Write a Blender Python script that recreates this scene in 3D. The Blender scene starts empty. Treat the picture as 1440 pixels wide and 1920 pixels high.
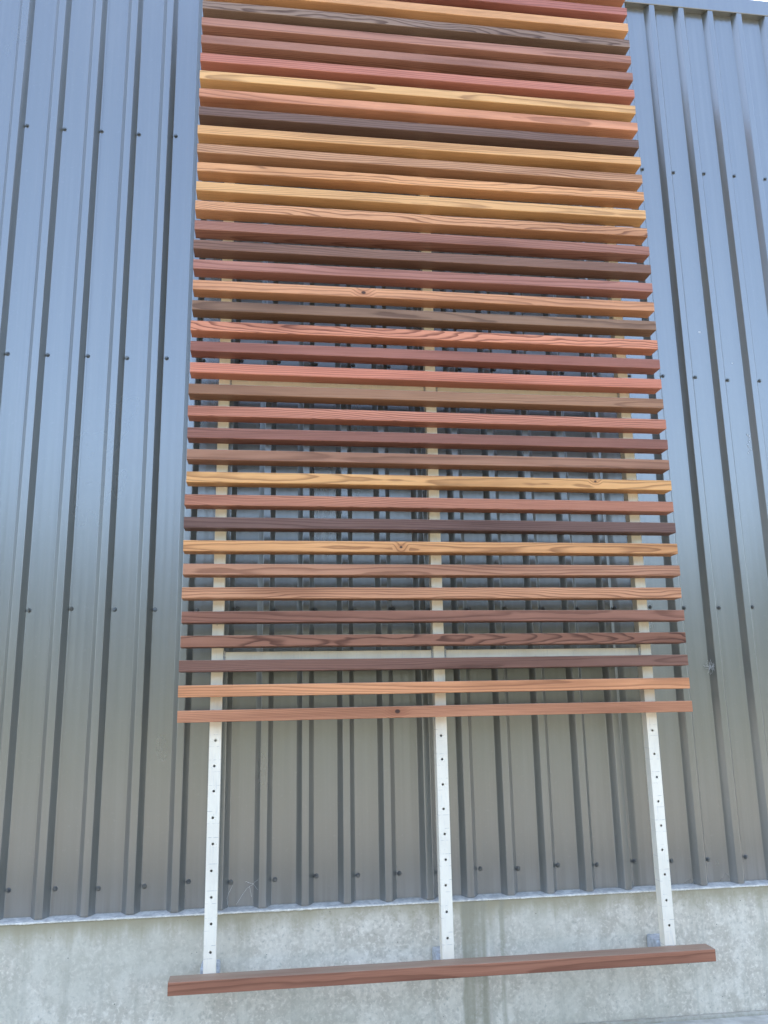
import bpy, bmesh, math, random
from mathutils import Vector, Matrix, noise as mnoise

random.seed(7)
S = bpy.context.scene
C = S.collection
rad = math.radians

# ------------------------------------------------------------------ camera
cam_d = bpy.data.cameras.new('camera')
cam = bpy.data.objects.new('camera', cam_d)
C.objects.link(cam)
S.camera = cam
cam_d.sensor_fit = 'HORIZONTAL'
cam_d.sensor_width = 36.0
cam_d.lens = 1569.73 / 1440.0 * 36.0
cam_d.clip_start = 0.05
cam_d.clip_end = 3000.0
yaw, pitch, roll = 0.139818, 0.218362, -0.017699
fwd = Vector((math.sin(yaw) * math.cos(pitch), math.cos(yaw) * math.cos(pitch), math.sin(pitch)))
r0 = Vector((math.cos(yaw), -math.sin(yaw), 0))
u0 = r0.cross(fwd)
rt = r0 * math.cos(roll) + u0 * math.sin(roll)
up = -r0 * math.sin(roll) + u0 * math.cos(roll)
m = Matrix((rt, up, -fwd)).transposed().to_4x4()
m.translation = Vector((0.30207, -3.01819, 0.03096))
cam.matrix_world = m

# ------------------------------------------------------------------ sky, sun, exposure
SUN_EL = rad(57)
SUN_AZ = 0.0                      # the sun stands behind the shed, over its eave
w = bpy.data.worlds.new('World')
S.world = w
w.use_nodes = True
nt = w.node_tree
bg = nt.nodes['Background']
sky = nt.nodes.new('ShaderNodeTexSky')
sky.sky_type = 'NISHITA'
sky.sun_disc = False
sky.sun_elevation = SUN_EL
sky.sun_rotation = SUN_AZ
sky.air_density = 1.0
sky.dust_density = 3.6
sky.ozone_density = 1.0
nt.links.new(sky.outputs[0], bg.inputs['Color'])
bg.inputs['Strength'].default_value = 0.09
sl = bpy.data.lights.new('sun', 'SUN')
sl.energy = 5.0
sl.angle = rad(0.53)
sl.color = (1.0, 0.94, 0.84)
sun = bpy.data.objects.new('sun', sl)
C.objects.link(sun)
sun.rotation_euler = (-(math.pi / 2 - SUN_EL), 0, -SUN_AZ)
sun.location = (0, 10, 12)
vs = S.view_settings
S.display_settings.display_device = 'sRGB'
vs.view_transform = 'Standard'
vs.look = 'None'
vs.gamma = 1.0
vs.use_curve_mapping = False
vs.exposure = 3.28

# ------------------------------------------------------------------ helpers
def obj(name, me_or_bm, mat=None, parent=None, smooth=False):
    if isinstance(me_or_bm, bmesh.types.BMesh):
        me = bpy.data.meshes.new(name)
        me_or_bm.normal_update()
        me_or_bm.to_mesh(me)
        me_or_bm.free()
    else:
        me = me_or_bm
    if mat is not None and not me.materials:
        me.materials.append(mat)
    if smooth:
        for p in me.polygons:
            p.use_smooth = True
    o = bpy.data.objects.new(name, me)
    C.objects.link(o)
    if parent is not None:
        o.parent = parent
    return o

def thing(name, label, cat, loc=(0, 0, 0), group=None):
    o = bpy.data.objects.new(name, None)
    C.objects.link(o)
    o.location = loc
    o.empty_display_size = 0.1
    o['label'] = label
    o['category'] = cat
    if group:
        o['group'] = group
    return o

def box(bm, x0, x1, y0, y1, z0, z1, bev=0.0, seg=2):
    r = bmesh.ops.create_cube(bm, size=1.0)
    vs_ = r['verts']
    for v in vs_:
        v.co = Vector(((x0 + x1) / 2 + v.co.x * (x1 - x0), (y0 + y1) / 2 + v.co.y * (y1 - y0), (z0 + z1) / 2 + v.co.z * (z1 - z0)))
    if bev > 0:
        es = list({e for v in vs_ for e in v.link_edges})
        bmesh.ops.bevel(bm, geom=es, offset=bev, segments=seg, affect='EDGES', profile=0.5)

def sheet(bm, pts, z0, z1):
    """extrude an open xy polyline from z0 to z1"""
    nz = 16
    rows = []
    for j in range(nz + 1):
        z = z0 + (z1 - z0) * j / nz
        rows.append([bm.verts.new((x + 0.0006 * mnoise.noise(Vector((x * 5, z * 1.1, 4))), y + 0.0009 * mnoise.noise(Vector((x * 7, z * 1.3, 0))), z)) for x, y in pts])
    for j in range(nz):
        a, b = rows[j], rows[j + 1]
        for i in range(len(pts) - 1):
            bm.faces.new((a[i], a[i + 1], b[i + 1], b[i]))

def tube(bm, pts, r, n=5):
    rings = []
    for i, p in enumerate(pts):
        p = Vector(p)
        d = (Vector(pts[min(i + 1, len(pts) - 1)]) - Vector(pts[max(i - 1, 0)])).normalized()
        a = d.orthogonal().normalized()
        b = d.cross(a)
        rings.append([bm.verts.new(p + (a * math.cos(t) + b * math.sin(t)) * r) for t in [2 * math.pi * k / n for k in range(n)]])
    for i in range(len(rings) - 1):
        for k in range(n):
            bm.faces.new((rings[i][k], rings[i][(k + 1) % n], rings[i + 1][(k + 1) % n], rings[i + 1][k]))

# ---- node helpers
class NT:
    def __init__(self, name):
        self.m = bpy.data.materials.new(name)
        self.m.use_nodes = True
        self.t = self.m.node_tree
        self.b = self.t.nodes['Principled BSDF']
    def n(self, typ, **kw):
        x = self.t.nodes.new(typ)
        for k, v in kw.items():
            setattr(x, k, v)
        return x
    def put(self, sock, v):
        if hasattr(v, 'is_output') or isinstance(v, bpy.types.NodeSocket):
            self.t.links.new(v, sock)
        else:
            sock.default_value = v
    def math(self, op, a, b=None, c=None, clamp=False):
        x = self.n('ShaderNodeMath', operation=op, use_clamp=clamp)
        self.put(x.inputs[0], a)
        if b is not None:
            self.put(x.inputs[1], b)
        if c is not None:
            self.put(x.inputs[2], c)
        return x.outputs[0]
    def vmul(self, v, s):
        x = self.n('ShaderNodeVectorMath', operation='MULTIPLY')
        self.put(x.inputs[0], v)
        x.inputs[1].default_value = s
        return x.outputs[0]
    def vadd(self, v, s):
        x = self.n('ShaderNodeVectorMath', operation='ADD')
        self.put(x.inputs[0], v)
        self.put(x.inputs[1], s)
        return x.outputs[0]
    def noise(self, vec, scale=1.0, detail=4.0, rough=0.55, w=None, dist=0.0):
        x = self.n('ShaderNodeTexNoise', noise_dimensions='4D' if w is not None else '3D')
        self.put(x.inputs['Vector'], vec)
        if w is not None:
            self.put(x.inputs['W'], w)
        x.inputs['Scale'].default_value = scale
        x.inputs['Detail'].default_value = detail
        x.inputs['Roughness'].default_value = rough
        x.inputs['Distortion'].default_value = dist
        return x.outputs['Fac']
    def ramp(self, v, lo, hi, a=0.0, b=1.0, smooth=True):
        x = self.n('ShaderNodeMapRange', interpolation_type='SMOOTHSTEP' if smooth else 'LINEAR')
        self.put(x.inputs['Value'], v)
        for k, q in (('From Min', lo), ('From Max', hi), ('To Min', a), ('To Max', b)):
            self.put(x.inputs[k], q)
        return x.outputs['Result']
    def mix(self, f, a, b, mode='MIX'):
        x = self.n('ShaderNodeMix', data_type='RGBA', blend_type=mode)
        self.put(x.inputs[0], f)
        self.put(x.inputs[6], a)
        self.put(x.inputs[7], b)
        return x.outputs[2]
    def bump(self, h, strength=0.3, dist=0.002):
        x = self.n('ShaderNodeBump')
        x.inputs['Strength'].default_value = strength
        x.inputs['Distance'].default_value = dist
        self.put(x.inputs['Height'], h)
        self.t.links.new(x.outputs[0], self.b.inputs['Normal'])
    def xyz(self, v):
        x = self.n('ShaderNodeSeparateXYZ')
        self.put(x.inputs[0], v)
        return x.outputs
    def pos(self):
        return self.n('ShaderNodeNewGeometry').outputs['Position']
    def set(self, **kw):
        for k, v in kw.items():
            self.put(self.b.inputs[k.replace('_', ' ')], v)
        return self.m

def rgb(r, g, b):
    return (r, g, b, 1.0)

# ------------------------------------------------------------------ materials
def mat_wood():
    k = NT('oiled_timber')
    oi = k.n('ShaderNodeObjectInfo')
    co = k.n('ShaderNodeTexCoord').outputs['Object']
    wn = k.n('ShaderNodeTexWhiteNoise', noise_dimensions='1D')
    k.put(wn.inputs['W'], k.math('MULTIPLY', oi.outputs['Random'], 913.7))
    rs = k.n('ShaderNodeSeparateColor')
    k.put(rs.inputs[0], wn.outputs['Color'])
    R1, R2, R3 = rs.outputs[0], rs.outputs[1], rs.outputs[2]
    seed = k.math('MULTIPLY', oi.outputs['Random'], 60.0)
    fig = oi.outputs['Alpha']                       # strength of the figure
    x, y, z = k.xyz(co)
    # knot
    at = k.n('ShaderNodeAttribute', attribute_type='OBJECT', attribute_name='knot')
    kx, kz, kr = k.xyz(at.outputs['Vector'])
    dx = k.math('DIVIDE', k.math('SUBTRACT', x, kx), 1.35)
    dz = k.math('SUBTRACT', z, kz)
    kd = k.math('SQRT', k.math('ADD', k.math('MULTIPLY', dx, dx), k.math('MULTIPLY', dz, dz)))
    knot = k.math('MULTIPLY', k.ramp(kd, k.math('MULTIPLY', kr, 0.55), kr, 1.0, 0.0), k.math('GREATER_THAN', kr, 0.001))
    halo = k.math('MULTIPLY', k.ramp(kd, kr, k.math('MULTIPLY', kr, 5.0), 1.0, 0.0), k.math('GREATER_THAN', kr, 0.001))
    # growth rings round a pith that lies off the slat
    wob = k.math('SUBTRACT', k.noise(k.vmul(co, (0.75, 5.0, 5.0)), 1.0, 1.5, 0.5, w=seed), 0.5)
    wob2 = k.math('SUBTRACT', k.noise(k.vmul(co, (4.5, 22.0, 22.0)), 1.0, 2.0, 0.5, w=seed), 0.5)
    amp = k.math('MULTIPLY_ADD', fig, 0.10, 0.010)
    y0 = k.math('MULTIPLY_ADD', R1, 0.10, 0.035)
    z0 = k.math('MULTIPLY_ADD', R2, 0.13, -0.065)
    tilt = k.math('MULTIPLY', k.math('MULTIPLY_ADD', R3, 0.05, -0.025), x)
    ya = k.math('SUBTRACT', y, y0)
    za = k.math('ADD', k.math('SUBTRACT', z, z0), tilt)
    rr = k.math('SQRT', k.math('ADD', k.math('MULTIPLY', ya, ya), k.math('MULTIPLY', za, za)))
    rr = k.math('ADD', rr, k.math('MULTIPLY', wob, amp))
    rr = k.math('ADD', rr, k.math('MULTIPLY', wob2, k.math('MULTIPLY_ADD', fig, 0.012, 0.0025)))
    rr = k.math('ADD', rr, k.math('MULTIPLY', halo, 0.006))
    ring = k.math('FRACT', k.math('DIVIDE', rr, k.math('MULTIPLY_ADD', R3, 0.0022, 0.0030)))
    late = k.math('MULTIPLY', k.ramp(ring, 0.46, 0.88), k.ramp(ring, 0.90, 1.0, 1.0, 0.0))
    fibre = k.noise(k.vmul(co, (5.0, 330.0, 330.0)), 1.0, 3.0, 0.65, w=seed)
    speck = k.noise(k.vmul(co, (60.0, 900.0, 900.0)), 1.0, 2.0, 0.6, w=seed)
    tone = k.noise(k.vmul(co, (1.1, 6.0, 14.0)), 1.0, 3.5, 0.55, w=k.math('ADD', seed, 7.3))
    col = oi.outputs['Color']
    dark = k.mix(1.0, col, rgb(0.52, 0.45, 0.42), 'MULTIPLY')
    c = k.mix(k.ramp(tone, 0.42, 0.76, 0.0, 0.9), col, dark)
    c = k.mix(k.ramp(tone, 0.46, 0.26, 0.0, 0.5), c, k.mix(1.0, col, rgb(1.22, 1.25, 1.2), 'MULTIPLY'))
    lf = k.math('MULTIPLY', late, k.math('MULTIPLY_ADD', fig, 0.50, 0.46))
    c = k.mix(lf, c, k.mix(1.0, c, rgb(0.38, 0.31, 0.27), 'MULTIPLY'))
    c = k.mix(k.ramp(fibre, 0.42, 0.72, 0.0, 0.42), c, k.mix(1.0, c, rgb(0.60, 0.54, 0.51), 'MULTIPLY'))
    c = k.mix(k.ramp(speck, 0.60, 0.78, 0.0, 0.25), c, k.mix(1.0, c, rgb(1.5, 1.5, 1.5), 'MULTIPLY'))
    c = k.mix(k.math('MULTIPLY', halo, 0.35), c, k.mix(1.0, c, rgb(0.6, 0.45, 0.4), 'MULTIPLY'))
    c = k.mix(k.math('MULTIPLY', knot, 0.9), c, rgb(0.035, 0.018, 0.013))
    # dusty weathering on the faces that look up
    nz = k.xyz(k.n('ShaderNodeNewGeometry').outputs['Normal'])[2]
    dustn = k.noise(k.vmul(co, (4.0, 20.0, 20.0)), 1.0, 4.0, 0.6, w=seed)
    c = k.mix(k.math('MULTIPLY', k.ramp(nz, 0.5, 0.95), k.ramp(dustn, 0.25, 0.7, 0.35, 0.75)), c, rgb(0.36, 0.28, 0.19))
    h = k.math('ADD', k.math('MULTIPLY', late, -0.5), k.math('MULTIPLY', fibre, 0.7))
    k.bump(h, 0.35, 0.0012)
    return k.set(Base_Color=c, Roughness=k.ramp(fibre, 0.3, 0.7, 0.42, 0.62), Specular_IOR_Level=0.32)

def mat_alu():
    k = NT('mill_aluminium')
    p = k.pos()
    n1 = k.noise(k.vmul(p, (9, 9, 5)), 1.0, 5.0, 0.6)
    n2 = k.noise(k.vmul(p, (160, 160, 14)), 1.0, 3.0, 0.6)
    n3 = k.noise(k.vmul(p, (60, 60, 45)), 1.0, 4.0, 0.65)
    c = k.mix(k.ramp(n1, 0.35, 0.68), rgb(0.95, 0.86, 0.69), rgb(0.85, 0.765, 0.61))
    c = k.mix(k.ramp(n2, 0.55, 0.8, 0, 0.35), c, rgb(0.52, 0.52, 0.51))
    c = k.mix(k.ramp(n3, 0.66, 0.76, 0, 0.6), c, rgb(0.38, 0.37, 0.34))
    # faint set-out pencil lines above and below each hole
    x, y, z = k.xyz(p)
    zz = k.math('FRACT', k.math('DIVIDE', k.math('ADD', z, 0.02 + 850.0), 0.085))
    l1 = k.math('LESS_THAN', k.math('ABSOLUTE', k.math('SUBTRACT', zz, 0.235)), 0.009)
    l2 = k.math('LESS_THAN', k.math('ABSOLUTE', k.math('SUBTRACT', zz, 0.765)), 0.007)
    ln = k.math('MULTIPLY', k.math('ADD', l1, l2, clamp=True), k.ramp(k.noise(k.vmul(p, (50, 1, 23)), 1.0, 2.0), 0.45, 0.62))
    c = k.mix(k.math('MULTIPLY', ln, 0.55), c, rgb(0.22, 0.22, 0.22))
    k.bump(n2, 0.08, 0.001)
    return k.set(Base_Color=c, Roughness=k.ramp(n1, 0.3, 0.7, 0.42, 0.6), Metallic=0.15)

def mat_sheet():
    k = NT('painted_steel')
    p = k.pos()
    st = k.noise(k.vmul(p, (26, 26, 0.55)), 1.0, 5.0, 0.6)
    bl = k.noise(k.vmul(p, (2.2, 2.2, 1.1)), 1.0, 4.0, 0.55)
    fi = k.noise(p, 75.0, 2.0, 0.6)
    c = k.mix(k.ramp(st, 0.38, 0.72), rgb(0.074, 0.077, 0.064), rgb(0.094, 0.096, 0.080))
    c = k.mix(k.ramp(bl, 0.45, 0.75, 0, 0.5), c, rgb(0.110, 0.111, 0.094))
    c = k.mix(k.ramp(fi, 0.60, 0.80, 0, 0.25), c, rgb(0.15, 0.146, 0.13))
    # dust washed down onto the bottom edge
    z = k.xyz(p)[2]
    dz = k.math('MULTIPLY', k.ramp(z, -0.69, -0.55, 1, 0), k.ramp(st, 0.35, 0.65, 0.15, 0.7))
    c = k.mix(dz, c, rgb(0.17, 0.165, 0.15))
    return k.set(Base_Color=c, Roughness=k.ramp(bl, 0.3, 0.75, 0.27, 0.36), Specular_IOR_Level=1.0, Coat_Weight=1.0, Coat_IOR=2.15, Coat_Roughness=0.22)

def mat_concrete():
    k = NT('cast_concrete')
    p = k.pos()
    x, y, z = k.xyz(p)
    big = k.noise(p, 2.6, 5.0, 0.6)
    mot = k.noise(k.vmul(p, (1, 1, 0.8)), 17.0, 6.0, 0.62, dist=0.6)
    sml = k.noise(p, 70.0, 5.0, 0.65, dist=0.4)
    grn = k.noise(p, 420.0, 2.0, 0.6)
    vst = k.noise(k.vmul(p, (22, 22, 1.1)), 1.0, 5.0, 0.6)
    c = k.mix(k.ramp(mot, 0.36, 0.64), rgb(0.55, 0.475, 0.36), rgb(0.73, 0.645, 0.505))
    c = k.mix(k.ramp(sml, 0.50, 0.64, 0, 0.75), c, rgb(0.82, 0.735, 0.595))
    c = k.mix(k.ramp(sml, 0.45, 0.32, 0, 0.6), c, rgb(0.38, 0.35, 0.27))
    c = k.mix(k.ramp(big, 0.42, 0.66, 0, 0.6), c, rgb(0.52, 0.475, 0.36))
    c = k.mix(k.ramp(vst, 0.52, 0.72, 0, 0.45), c, rgb(0.43, 0.39, 0.295))
    # tannin and lichen wash under the ledge, in runs of uneven length
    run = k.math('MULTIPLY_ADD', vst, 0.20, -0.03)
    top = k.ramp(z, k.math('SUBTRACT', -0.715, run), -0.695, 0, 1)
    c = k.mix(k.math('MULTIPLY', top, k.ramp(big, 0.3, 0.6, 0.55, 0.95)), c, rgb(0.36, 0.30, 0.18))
    # the broad run-off stain beside the middle post
    wx = k.math('ADD', x, k.math('MULTIPLY_ADD', k.noise(k.vmul(p, (3, 3, 7)), 1.0, 3.0), 0.03, -0.015))
    band = k.math('MULTIPLY', k.ramp(wx, 1.005, 1.022, 0, 1), k.ramp(wx, 1.095, 1.115, 1, 0))
    thin = k.math('MULTIPLY', k.ramp(wx, 1.150, 1.157, 0, 1), k.ramp(wx, 1.163, 1.178, 1, 0))
    stn = k.math('MULTIPLY', k.math('ADD', band, thin, clamp=True), k.ramp(vst, 0.3, 0.6, 0.25, 0.8))
    c = k.mix(stn, c, rgb(0.33, 0.295, 0.20))
    c = k.mix(k.ramp(grn, 0.60, 0.75, 0, 0.35), c, rgb(0.24, 0.24, 0.22))
    vo = k.n('ShaderNodeTexVoronoi')
    k.put(vo.inputs['Vector'], p)
    vo.inputs['Scale'].default_value = 34.0
    pit = k.math('MULTIPLY', k.ramp(vo.outputs['Distance'], 0.035, 0.075, 1, 0), k.math('GREATER_THAN', k.noise(p, 9.0, 2.0), 0.55))
    c = k.mix(pit, c, rgb(0.10, 0.095, 0.085))
    h = k.math('ADD', k.math('MULTIPLY', sml, 0.6), k.math('ADD', k.math('MULTIPLY', grn, 0.35), k.math('MULTIPLY', pit, -1.5)))
    k.bump(h, 0.35, 0.002)
    return k.set(Base_Color=c, Roughness=0.85, Specular_IOR_Level=0.3)

def mat_simple(name, a, b, scale, rough=0.6, metal=0.0, bump=0.2, spec=0.4):
    k = NT(name)
    p = k.pos()
    n = k.noise(p, scale, 5.0, 0.62)
    k.bump(n, bump, 0.002)
    return k.set(Base_Color=k.mix(k.ramp(n, 0.35, 0.65), rgb(*a), rgb(*b)), Roughness=rough, Metallic=metal, Specular_IOR_Level=spec)

def mat_ground():
    k = NT('dry_gravel_and_grass')
    p = k.pos()
    a = k.noise(p, 0.12, 5.0, 0.6)
    b = k.noise(p, 6.0, 5.0, 0.7)
    c = k.mix(k.ramp(b, 0.3, 0.7), rgb(0.055, 0.053, 0.047), rgb(0.095, 0.090, 0.080))
    y = k.xyz(p)[1]
    g = k.math('MULTIPLY', k.ramp(y, -8.0, -12.0, 0, 1), k.ramp(a, 0.25, 0.5, 0.6, 1.0))
    c = k.mix(g, c, k.mix(k.ramp(b, 0.3, 0.7), rgb(0.030, 0.036, 0.020), rgb(0.062, 0.062, 0.036)))
    k.bump(b, 0.5, 0.02)
    return k.set(Base_Color=c, Roughness=0.95, Specular_IOR_Level=0.2)

WOOD = mat_wood()
ALU = mat_alu()
STEEL = mat_sheet()
CONC = mat_concrete()
GALV = mat_simple('dusty_zinc_flashing', (0.38, 0.36, 0.32), (0.58, 0.55, 0.48), 40.0, 0.6, 0.0, 0.2)
SCREW = mat_simple('screw_paint', (0.09, 0.092, 0.086), (0.16, 0.16, 0.15), 90.0, 0.3, 0.4, 0.1)
WELD = mat_simple('weld_bead', (0.30, 0.29, 0.27), (0.62, 0.61, 0.58), 300.0, 0.45, 0.5, 0.6)
BRACKET = mat_simple('galvanised_cleat', (0.40, 0.41, 0.42), (0.60, 0.61, 0.62), 60.0, 0.5, 0.3, 0.15)
MORTAR = mat_simple('dry_mortar', (0.60, 0.55, 0.44), (0.82, 0.76, 0.64), 120.0, 0.9, 0.0, 0.5)
DROP = mat_simple('chalky_white', (0.62, 0.62, 0.60), (0.80, 0.80, 0.78), 150.0, 0.8, 0.0, 0.3)
WEB = mat_simple('spider_silk', (0.50, 0.50, 0.48), (0.66, 0.66, 0.64), 50.0, 0.6, 0.0, 0.0)
APRON = mat_simple('pale_concrete_apron', (0.42, 0.39, 0.32), (0.56, 0.53, 0.45), 14.0, 0.9, 0.0, 0.3)
FOOT = mat_simple('sandy_footing', (0.36, 0.32, 0.24), (0.46, 0.42, 0.33), 40.0, 0.9, 0.0, 0.4)
LEAF = mat_simple('tree_leaf', (0.022, 0.030, 0.016), (0.055, 0.062, 0.032), 1.5, 0.7, 0.0, 0.0)
BARK = mat_simple('tree_bark', (0.10, 0.085, 0.07), (0.18, 0.155, 0.13), 6.0, 0.9, 0.0, 0.5)

# ------------------------------------------------------------------ ground
GZ = -1.135
bm = bmesh.new()
box(bm, -300, 300, -400, 200, GZ - 0.6, GZ - 0.02)
g = obj('ground', bm, mat_ground())
g['kind'] = 'structure'
bm = bmesh.new()
box(bm, -3.6, 4.2, -1.6, 0.21, GZ - 0.2, GZ, 0.006)
g = obj('pavement', bm, APRON)
g['kind'] = 'structure'

# ------------------------------------------------------------------ woodland across the yard, mirrored in the sheeting
bm = bmesh.new()
rt_ = random.Random(5)
for i in range(20):
    tx, ty = -38 + 4.1 * i + rt_.uniform(-1, 1), rt_.uniform(-40, -31)
    hh = rt_.uniform(7.5, 10.5)
    tube(bm, [(tx, ty, GZ - 0.1), (tx + 0.1, ty, GZ + hh * 0.35), (tx + 0.3, ty, GZ + hh * 0.75)], 0.22, 6)
    nf0 = len(bm.faces)
    for q in range(900):
        while True:
            a, b, c_ = rt_.uniform(-1, 1), rt_.uniform(-1, 1), rt_.uniform(-1, 1)
            if a * a + b * b + c_ * c_ < 1 and mnoise.noise(Vector((a * 1.8 + i * 9, b * 1.8, c_ * 1.8))) > -0.18:
                break
        pc = Vector((tx + a * 3.0, ty + b * 2.6, GZ + hh * 0.58 + c_ * hh * 0.46))
        d1 = Vector((rt_.gauss(0, 1), rt_.gauss(0, 1), rt_.gauss(0, 1))).normalized()
        d2 = d1.orthogonal().normalized()
        sz = rt_.uniform(0.18, 0.42)
        f_ = bm.faces.new([bm.verts.new(pc + d1 * sz), bm.verts.new(pc + d2 * sz * 0.5), bm.verts.new(pc - d1 * sz), bm.verts.new(pc - d2 * sz * 0.5)])
        f_.material_index = 1
wd = obj('woodland', bm, BARK)
wd.data.materials.append(LEAF)
wd['kind'] = 'stuff'
wd['label'] = 'belt of leafy trees across the yard facing the shed'
wd['category'] = 'trees'

# ------------------------------------------------------------------ the shed
shed = thing('metal_shed', 'dark grey ribbed steel shed wall on a pale concrete plinth', 'shed', (0.9, 0.24, GZ))
inv = Vector(shed.location)
def shed_obj(name, bm, mat, parent=shed, smooth=False):
    if parent is shed:
        for v in bm.verts:
            v.co -= inv
    return obj(name, bm, mat, parent, smooth)

PITCH, X0 = 0.1517, -0.6145
YP, YR = 0.238, 0.210            # pan plane, rib face plane
ZB, ZT = -0.687, 3.385
K0, K1 = -19, 31
def ribx(k):
    return X0 + PITCH * k

def arc(p0, p1, p2, r, n=3):
    """rounded corner p1 between p0 and p2"""
    p0, p1, p2 = Vector(p0), Vector(p1), Vector(p2)
    a = (p0 - p1).normalized()
    b = (p2 - p1).normalized()
    s, e = p1 + a * r, p1 + b * r
    out = []
    for i in range(n + 1):
        t = i / n
        out.append(tuple(s * (1 - t) ** 2 + p1 * 2 * t * (1 - t) + e * t * t))
    return out

def rib_pts(k, off):
    x = ribx(k)
    c = [(x - 0.062, YP + off), (x - 0.0318, YP + off), (x - 0.0125, YR + off), (x + 0.0125, YR + off), (x + 0.0318, YP + off), (x + 0.060, YP + off)]
    o = []
    for i in range(1, 5):
        o += arc(c[i - 1], c[i], c[i + 1], 0.0024)
    return o

sheets = {}
for k0 in range(K0, K1, 5):
    pts = []
    for k in range(k0, k0 + 6):
        off = -0.0011 if k == k0 + 5 else 0.0
        rp = rib_pts(k, off)
        pts += rp
        if k < k0 + 5:
            for sx in (0.0318 + 0.029, 0.0318 + 0.0595):
                x = ribx(k) + sx
                pts += [(x - 0.005, YP), (x, YP - 0.0011), (x + 0.005, YP)]
        else:
            pts.append((ribx(k) + 0.0385, YP + off))
    bm = bmesh.new()
    sheet(bm, pts, ZB + random.uniform(-0.0015, 0.0015), ZT)
    sheets[k0] = shed_obj('cladding_sheet', bm, STEEL, shed, True)
    wm = sheets[k0].modifiers.new('weighted_normal', 'WEIGHTED_NORMAL')
    wm.weight = 90

# screws beside every rib foot
bm = bmesh.new()
bmesh.ops.create_cone(bm, cap_ends=True, segments=14, radius1=0.0088, radius2=0.0070, depth=0.0022, matrix=Matrix.Rotation(math.pi / 2, 4, 'X') @ Matrix.Translation((0, 0, 0.0011)))
bmesh.ops.create_cone(bm, cap_ends=True, segments=6, radius1=0.0054, radius2=0.0048, depth=0.0056, matrix=Matrix.Rotation(math.pi / 2, 4, 'X') @ Matrix.Translation((0, 0, 0.005)))
screw_me = bpy.data.meshes.new('screw')
bm.to_mesh(screw_me)
bm.free()
screw_me.materials.append(SCREW)
for k in range(-4, 24):
    k0 = K0 + 5 * ((k - K0) // 5)
    for zr in (-0.600, 0.371, 1.384, 2.407):
        o = bpy.data.objects.new('screw', screw_me)
        C.objects.link(o)
        o.parent = sheets[k0]
        o.location = Vector((ribx(k) + 0.0412 + random.uniform(-0.003, 0.003), YP - 0.0001, zr + random.uniform(-0.005, 0.005))) - inv
        o.rotation_euler = (random.uniform(-0.12, 0.12), random.uniform(0, 1), random.uniform(-0.12, 0.12))

XA, XB = ribx(K0) - 0.05, ribx(K1) + 0.05
# plinth
bm = bmesh.new()
box(bm, XA, XB, 0.200, 0.40, GZ - 0.3, -0.6955, 0.004, 2)
shed_obj('concrete_plinth', bm, CONC)
bm = bmesh.new()
box(bm, XA, XB, 0.178, 0.2, GZ - 0.3, GZ + 0.012, 0.006, 2)
shed_obj('footing', bm, FOOT)
# sill flashing that the sheets stand over
bm = bmesh.new()
prof = [(0.255, -0.660), (0.250, -0.684), (0.1985, -0.6915), (0.1968, -0.6935), (0.1968, -0.6985)]
n = 60
rows = []
for i in range(n + 1):
    x = XA + (XB - XA) * i / n
    wv = 0.0012 * mnoise.noise(Vector((x * 6, 3.1, 0)))
    rows.append([bm.verts.new((x, y, z + wv * (1 if y < 0.21 else 0))) for y, z in prof])
for i in range(n):
    for j in range(len(prof) - 1):
        bm.faces.new((rows[i][j], rows[i][j + 1], rows[i + 1][j + 1], rows[i + 1][j]))
shed_obj('sill_flashing', bm, GALV)
# mortar squeezed out along the flashing's lip
bm = bmesh.new()
n = 900
rings = []
for i in range(n + 1):
    x = -1.2 + 4.2 * i / n
    a = mnoise.noise(Vector((x * 9, 0.3, 1.7))) * 0.5 + mnoise.noise(Vector((x * 47, 5.3, 0.2))) * 0.5
    r = max(0.0006, 0.0018 + 0.0044 * max(0.0, a + 0.10) + 0.0012 * mnoise.noise(Vector((x * 160, 1, 1))))
    cy, cz = 0.1972, -0.6955 - 0.3 * r
    rings.append([bm.verts.new((x, cy - 0.8 * r * math.cos(t) + 0.0005, cz + r * math.sin(t))) for t in (-1.5, -0.8, 0, 0.8, 1.5)])
for i in range(n):
    for j in range(4):
        bm.faces.new((rings[i][j], rings[i][j + 1], rings[i + 1][j + 1], rings[i + 1][j]))
shed_obj('mortar_line', bm, MORTAR, shed, True)

# capping along the eave; its underside closes off the pans
bm = bmesh.new()
prof = [(0.262, 3.3030), (0.2085, 3.3022), (0.2065, 3.3045), (0.2065, 3.388), (0.2100, 3.392), (0.60, 3.43)]
for i in range(len(prof) - 1):
    (ya, za), (yb, zb) = prof[i], prof[i + 1]
    a = [bm.verts.new(v) for v in ((XA, ya, za), (XB, ya, za), (XB, yb, zb), (XA, yb, zb))]
    bm.faces.new(a)
shed_obj('eave_capping', bm, STEEL)
# roof, back and ends so that the shed is a closed body
bm = bmesh.new()
vv = [bm.verts.new(v) for v in ((XA, 0.25, 3.36), (XB, 0.25, 3.36), (XB, 8.0, 4.1), (XA, 8.0, 4.1))]
bm.faces.new(vv)
shed_obj('roof', bm, STEEL)
for xs in (XA, XB):
    bm = bmesh.new()
    vv = [bm.verts.new(v) for v in ((xs, 0.25, -1.2), (xs, 8.0, -1.2), (xs, 8.0, 4.1), (xs, 0.25, 3.36))]
    bm.faces.new(vv)
    shed_obj('end_wall', bm, STEEL)

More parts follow.
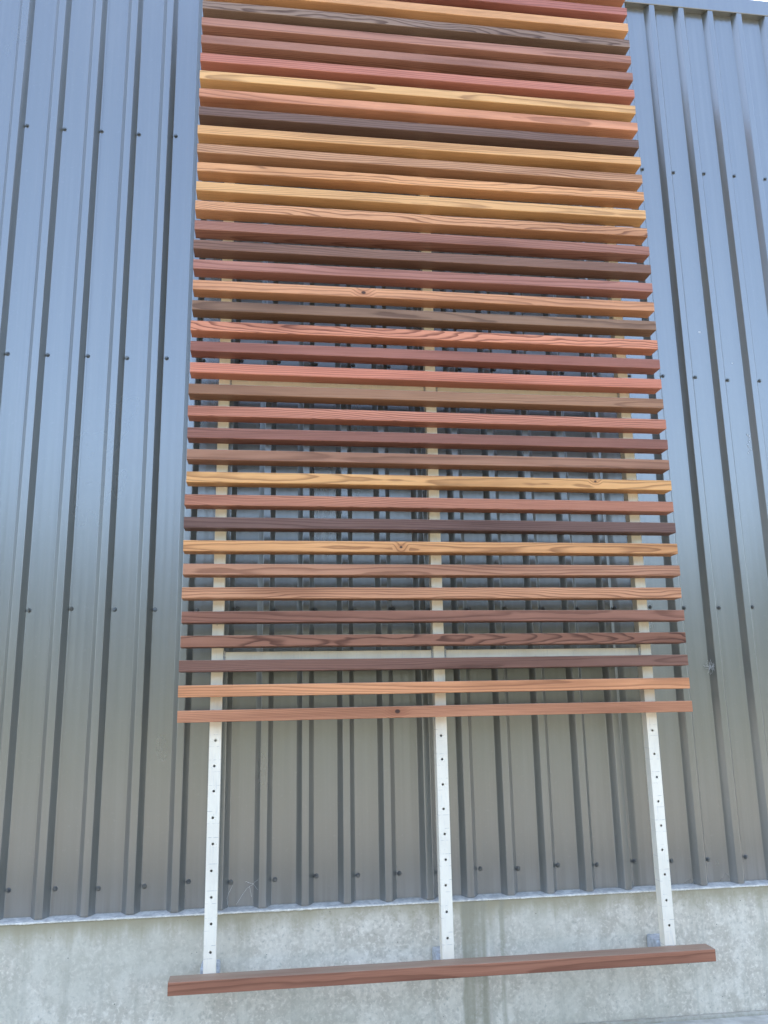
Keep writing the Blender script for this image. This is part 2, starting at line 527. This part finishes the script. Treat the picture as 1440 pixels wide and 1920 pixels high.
# bird droppings and a scuff on the sheets
def splat(x, z, wd, ht, y, seed):
    bm = bmesh.new()
    rr = random.Random(seed)
    n = 12
    c = bm.verts.new((x, y - 0.0016, z))
    ring = []
    for i in range(n):
        t = 2 * math.pi * i / n
        q = rr.uniform(0.6, 1.1)
        ring.append(bm.verts.new((x + wd * q * math.cos(t), y - 0.0003, z + ht * q * math.sin(t))))
    for i in range(n):
        bm.faces.new((c, ring[(i + 1) % n], ring[i]))
    shed_obj('dropping', bm, DROP)
splat(2.200, 1.604, 0.007, 0.0035, YP, 1)
splat(2.340, 1.461, 0.0035, 0.0025, YP, 2)
for i in range(9):
    splat(2.372 + random.uniform(-0.008, 0.010), 1.13 - i * 0.011 + random.uniform(-0.004, 0.004), random.uniform(0.001, 0.0025), random.uniform(0.002, 0.007), YP - 0.001, 10 + i)

# ------------------------------------------------------------------ the slatted screen
screen = thing('slatted_screen', 'tall screen of horizontal red brown timber slats on aluminium posts', 'screen', (0.94, 0.09, -0.89))
sinv = Vector(screen.location)
P, H, D, L = 0.085, 0.040, 0.0693, 1.8746

def lin(v):
    v /= 255.0
    return v / 12.92 if v <= 0.04045 else ((v + 0.055) / 1.055) ** 2.4

# colour as seen and strength of figure, from the lowest slat of the run upwards
COL = [(182, 122, 92, .15), (200, 135, 95, .15), (116, 80, 70, .2), (138, 92, 74, 1.0), (138, 92, 77, .25), (186, 130, 98, .6), (166, 116, 92, .35),
       (205, 146, 96, .45), (106, 77, 72, .2), (172, 112, 92, .7), (205, 150, 96, .45), (150, 106, 86, .1), (138, 90, 80, .3), (182, 116, 97, .85),
       (150, 108, 84, .15), (193, 118, 98, .2), (152, 96, 86, .1), (200, 128, 102, .95), (130, 98, 80, .3), (198, 138, 103, .2), (160, 106, 96, .1),
       (128, 92, 80, .3), (150, 100, 88, .15), (200, 142, 105, .8), (208, 156, 106, .2), (208, 148, 104, .6), (184, 134, 102, .7), (210, 156, 106, .2),
       (114, 86, 78, .4), (202, 136, 106, .2), (210, 160, 110, .3), (182, 112, 98, .15), (160, 110, 96, .15), (168, 116, 102, .1), (134, 108, 98, 1.0),
       (214, 156, 112, .2), (170, 104, 96, .15), (180, 120, 96, .2)]
KNOT = {7: (0.788, -0.0005, 0.0055), 19: (0.661, 0.0, 0.0085), 0: (0.762, 0.003, 0.009), 10: (1.56, 0.010, 0.005)}
WGAIN = 1.32

slat_mes = []
def make_slat_mesh(i):
    rr = random.Random(100 + i)
    bm = bmesh.new()
    l0 = rr.uniform(-0.0015, 0.0015)
    l1 = L + rr.uniform(-0.0025, 0.0015)
    # cross-section with eased arrises, swept in 8 bays with a trace of bow
    e = 0.0016
    cs = [(e, -H / 2), (0, -H / 2 + e), (0, H / 2 - e), (e, H / 2), (D - e, H / 2), (D, H / 2 - e), (D, -H / 2 + e), (D - e, -H / 2)]
    b1, b2, ph = rr.uniform(-0.0012, 0.0012), rr.uniform(-0.0008, 0.0008), rr.uniform(0, 6)
    nb = 10
    rings = []
    for j in range(nb + 1):
        t = j / nb
        x = l0 + (l1 - l0) * t
        dz = b1 * math.sin(math.pi * t) + b2 * math.sin(5 * t + ph)
        rings.append([bm.verts.new((x, y, z + dz)) for y, z in cs])
    for j in range(nb):
        for q in range(8):
            bm.faces.new((rings[j][q], rings[j][(q + 1) % 8], rings[j + 1][(q + 1) % 8], rings[j + 1][q]))
    bm.faces.new(rings[0][::-1])
    bm.faces.new(rings[-1])
    bmesh.ops.recalc_face_normals(bm, faces=bm.faces[:])
    me = bpy.data.meshes.new('slat')
    bm.to_mesh(me)
    bm.free()
    me.materials.append(WOOD)
    return me

def slat(i, zc, col, x=0.0):
    o = bpy.data.objects.new('slat', make_slat_mesh(i))
    C.objects.link(o)
    o.parent = screen
    o.location = Vector((x + random.uniform(-0.001, 0.001), random.uniform(-0.0006, 0.0006), zc + random.uniform(-0.0009, 0.0009))) - sinv
    o.rotation_euler = (random.uniform(-0.012, 0.012), random.uniform(-0.0006, 0.0006), 0)
    r, g_, b, f = col
    r, g_, b = lin(r) * WGAIN, lin(g_) * WGAIN, lin(b) * WGAIN
    lu = 0.3 * r + 0.55 * g_ + 0.15 * b
    o.color = (r * 0.92 + lu * 0.08, (g_ * 0.92 + lu * 0.08) * 0.98, (b * 0.92 + lu * 0.08) * 0.83, f)
    o['knot'] = KNOT.get(i, (0.0, 0.0, 0.0))
    return o

for i, c in enumerate(COL):
    slat(i, i * P - H / 2, c)
s0 = slat(99, -10 * P - H / 2, (150, 98, 78, .1), -0.001)
s0['label'] = 'red brown slat fixed alone at the foot of the posts'

# posts: hollow tubes whose front face is really drilled
PW, PD = 0.041, 0.040
YF = D + 0.0002
ZPB, ZPT = -0.893, 3.175
def make_post(xc):
    bm = bmesh.new()
    x0, x1 = -PW / 2, PW / 2
    holes = [-(j + 1) * P - H / 2 for j in range(9)]
    ztop = holes[0] + P / 2
    zlow = holes[-1] - P / 2
    def quad(a, b, c, d):
        bm.faces.new([bm.verts.new(v) for v in (a, b, c, d)])
    quad((x0, 0, ztop), (x1, 0, ztop), (x1, 0, ZPT), (x0, 0, ZPT))
    quad((x0, 0, ZPB), (x1, 0, ZPB), (x1, 0, zlow), (x0, 0, zlow))
    for hz in holes:
        hx = random.uniform(-0.002, 0.002)
        hzz = hz + random.uniform(-0.002, 0.002)
        za, zb = hz - P / 2, hz + P / 2
        outer = []
        cs = [(x1, za), (x1, zb), (x0, zb), (x0, za)]
        for q in range(4):
            (ax, az), (bx_, bz) = cs[q], cs[(q + 1) % 4]
            for t in (0, 1 / 3, 2 / 3):
                outer.append((ax + (bx_ - ax) * t, az + (bz - az) * t))
        oo = [bm.verts.new((a, 0, b)) for a, b in outer]
        R_ = 0.0044
        ii = [bm.verts.new((hx + R_ * math.cos(-math.pi / 4 + 2 * math.pi * q / 12), 0, hzz + R_ * math.sin(-math.pi / 4 + 2 * math.pi * q / 12))) for q in range(12)]
        jj = [bm.verts.new((v.co.x, 0.003, v.co.z)) for v in ii]
        for q in range(12):
            r_ = (q + 1) % 12
            bm.faces.new((oo[q], oo[r_], ii[r_], ii[q]))
            bm.faces.new((ii[q], ii[r_], jj[r_], jj[q]))
    quad((x0, 0, ZPB), (x0, 0, ZPT), (x0, PD, ZPT), (x0, PD, ZPB))
    quad((x1, 0, ZPB), (x1, PD, ZPB), (x1, PD, ZPT), (x1, 0, ZPT))
    quad((x0, PD, ZPB), (x0, PD, ZPT), (x1, PD, ZPT), (x1, PD, ZPB))
    quad((x0, 0, ZPT), (x1, 0, ZPT), (x1, PD, ZPT), (x0, PD, ZPT))
    quad((x0, 0, ZPB), (x0, PD, ZPB), (x1, PD, ZPB), (x1, 0, ZPB))
    bmesh.ops.remove_doubles(bm, verts=bm.verts[:], dist=1e-5)
    o = obj('post', bm, ALU, screen)
    o.location = Vector((xc, YF, 0)) - sinv
    return o
PX = (0.1255, 0.9330, 1.7430)
posts = [make_post(x) for x in PX]

# crossbars welded between the posts
for zt in (0.2015, 1.2440, 2.286):
    for a, b in ((PX[0], PX[1]), (PX[1], PX[2])):
        bm = bmesh.new()
        box(bm, a + PW / 2 + 0.0005, b - PW / 2 - 0.0005, YF + 0.006, YF + PD - 0.004, zt - 0.040, zt, 0.0015, 2)
        for v in bm.verts:
            v.co -= sinv
        cb = obj('crossbar', bm, ALU, screen)
        for xe, sg in ((a + PW / 2, 1), (b - PW / 2, -1)):
            bm = bmesh.new()
            pts = []
            for q in range(15):
                t = q / 14
                pts.append((xe + sg * (0.0035 + 0.0008 * math.sin(q * 2.1)), YF + 0.0045 + 0.0006 * math.sin(q * 1.3), zt - 0.040 + 0.043 * t))
            tube(bm, pts, 0.0042, 7)
            for q in range(8):
                pass
            for v in bm.verts:
                v.co -= sinv
            obj('weld', bm, WELD, cb, True)

# cleats that hold the posts off the plinth and the wall
for x in PX:
    bm = bmesh.new()
    box(bm, x - 0.033, x + 0.030, YF + PD + 0.0005, 0.1995, -0.888, -0.842, 0.006, 3)
    for v in bm.verts:
        v.co -= sinv
    obj('wall_bracket', bm, BRACKET, screen, True)

# ------------------------------------------------------------------ cobwebs
def cobweb(name, label, cx, y, cz, spread, n, seed):
    rr = random.Random(seed)
    bm = bmesh.new()
    for i in range(n):
        a = rr.uniform(0, 2 * math.pi)
        l = spread * rr.uniform(0.4, 1.2)
        ex, ez = cx + math.cos(a) * l, cz + math.sin(a) * l
        sx, sz = cx + rr.gauss(0, spread * 0.18), cz + rr.gauss(0, spread * 0.18)
        pts = []
        for q in range(7):
            t = q / 6
            pts.append((sx + (ex - sx) * t + rr.gauss(0, spread * 0.03), y - 0.004 + rr.gauss(0, 0.001), sz + (ez - sz) * t - 0.12 * l * math.sin(math.pi * t)))
        tube(bm, pts, rr.uniform(0.00012, 0.0003), 4)
    o = obj(name, bm, WEB)
    o['label'] = label
    o['category'] = 'cobweb'
    return o
cobweb('cobweb', 'small white cobweb tuft caught on the rib right of the screen', 2.085, 0.222, 0.130, 0.030, 34, 3)
bm = bmesh.new()
rr = random.Random(9)
for st in ([(0.235, -0.60), (0.262, -0.607), (0.285, -0.590)], [(0.262, -0.607), (0.235, -0.63), (0.205, -0.672)], [(0.25, -0.615), (0.258, -0.65)],
           [(0.19, -0.61), (0.172, -0.65), (0.178, -0.684)], [(0.262, -0.607), (0.29, -0.64)]):
    pts = []
    for j in range(len(st) - 1):
        for q in range(6):
            t = q / 6
            pts.append((st[j][0] + (st[j + 1][0] - st[j][0]) * t, 0.215 + rr.gauss(0, 0.0015), st[j][1] + (st[j + 1][1] - st[j][1]) * t + rr.gauss(0, 0.0012)))
    pts.append((st[-1][0], 0.212, st[-1][1]))
    tube(bm, pts, 0.0004, 4)
o = obj('cobweb', bm, WEB)
o['label'] = 'loose cobweb threads strung low on the sheeting above the plinth'
o['category'] = 'cobweb'
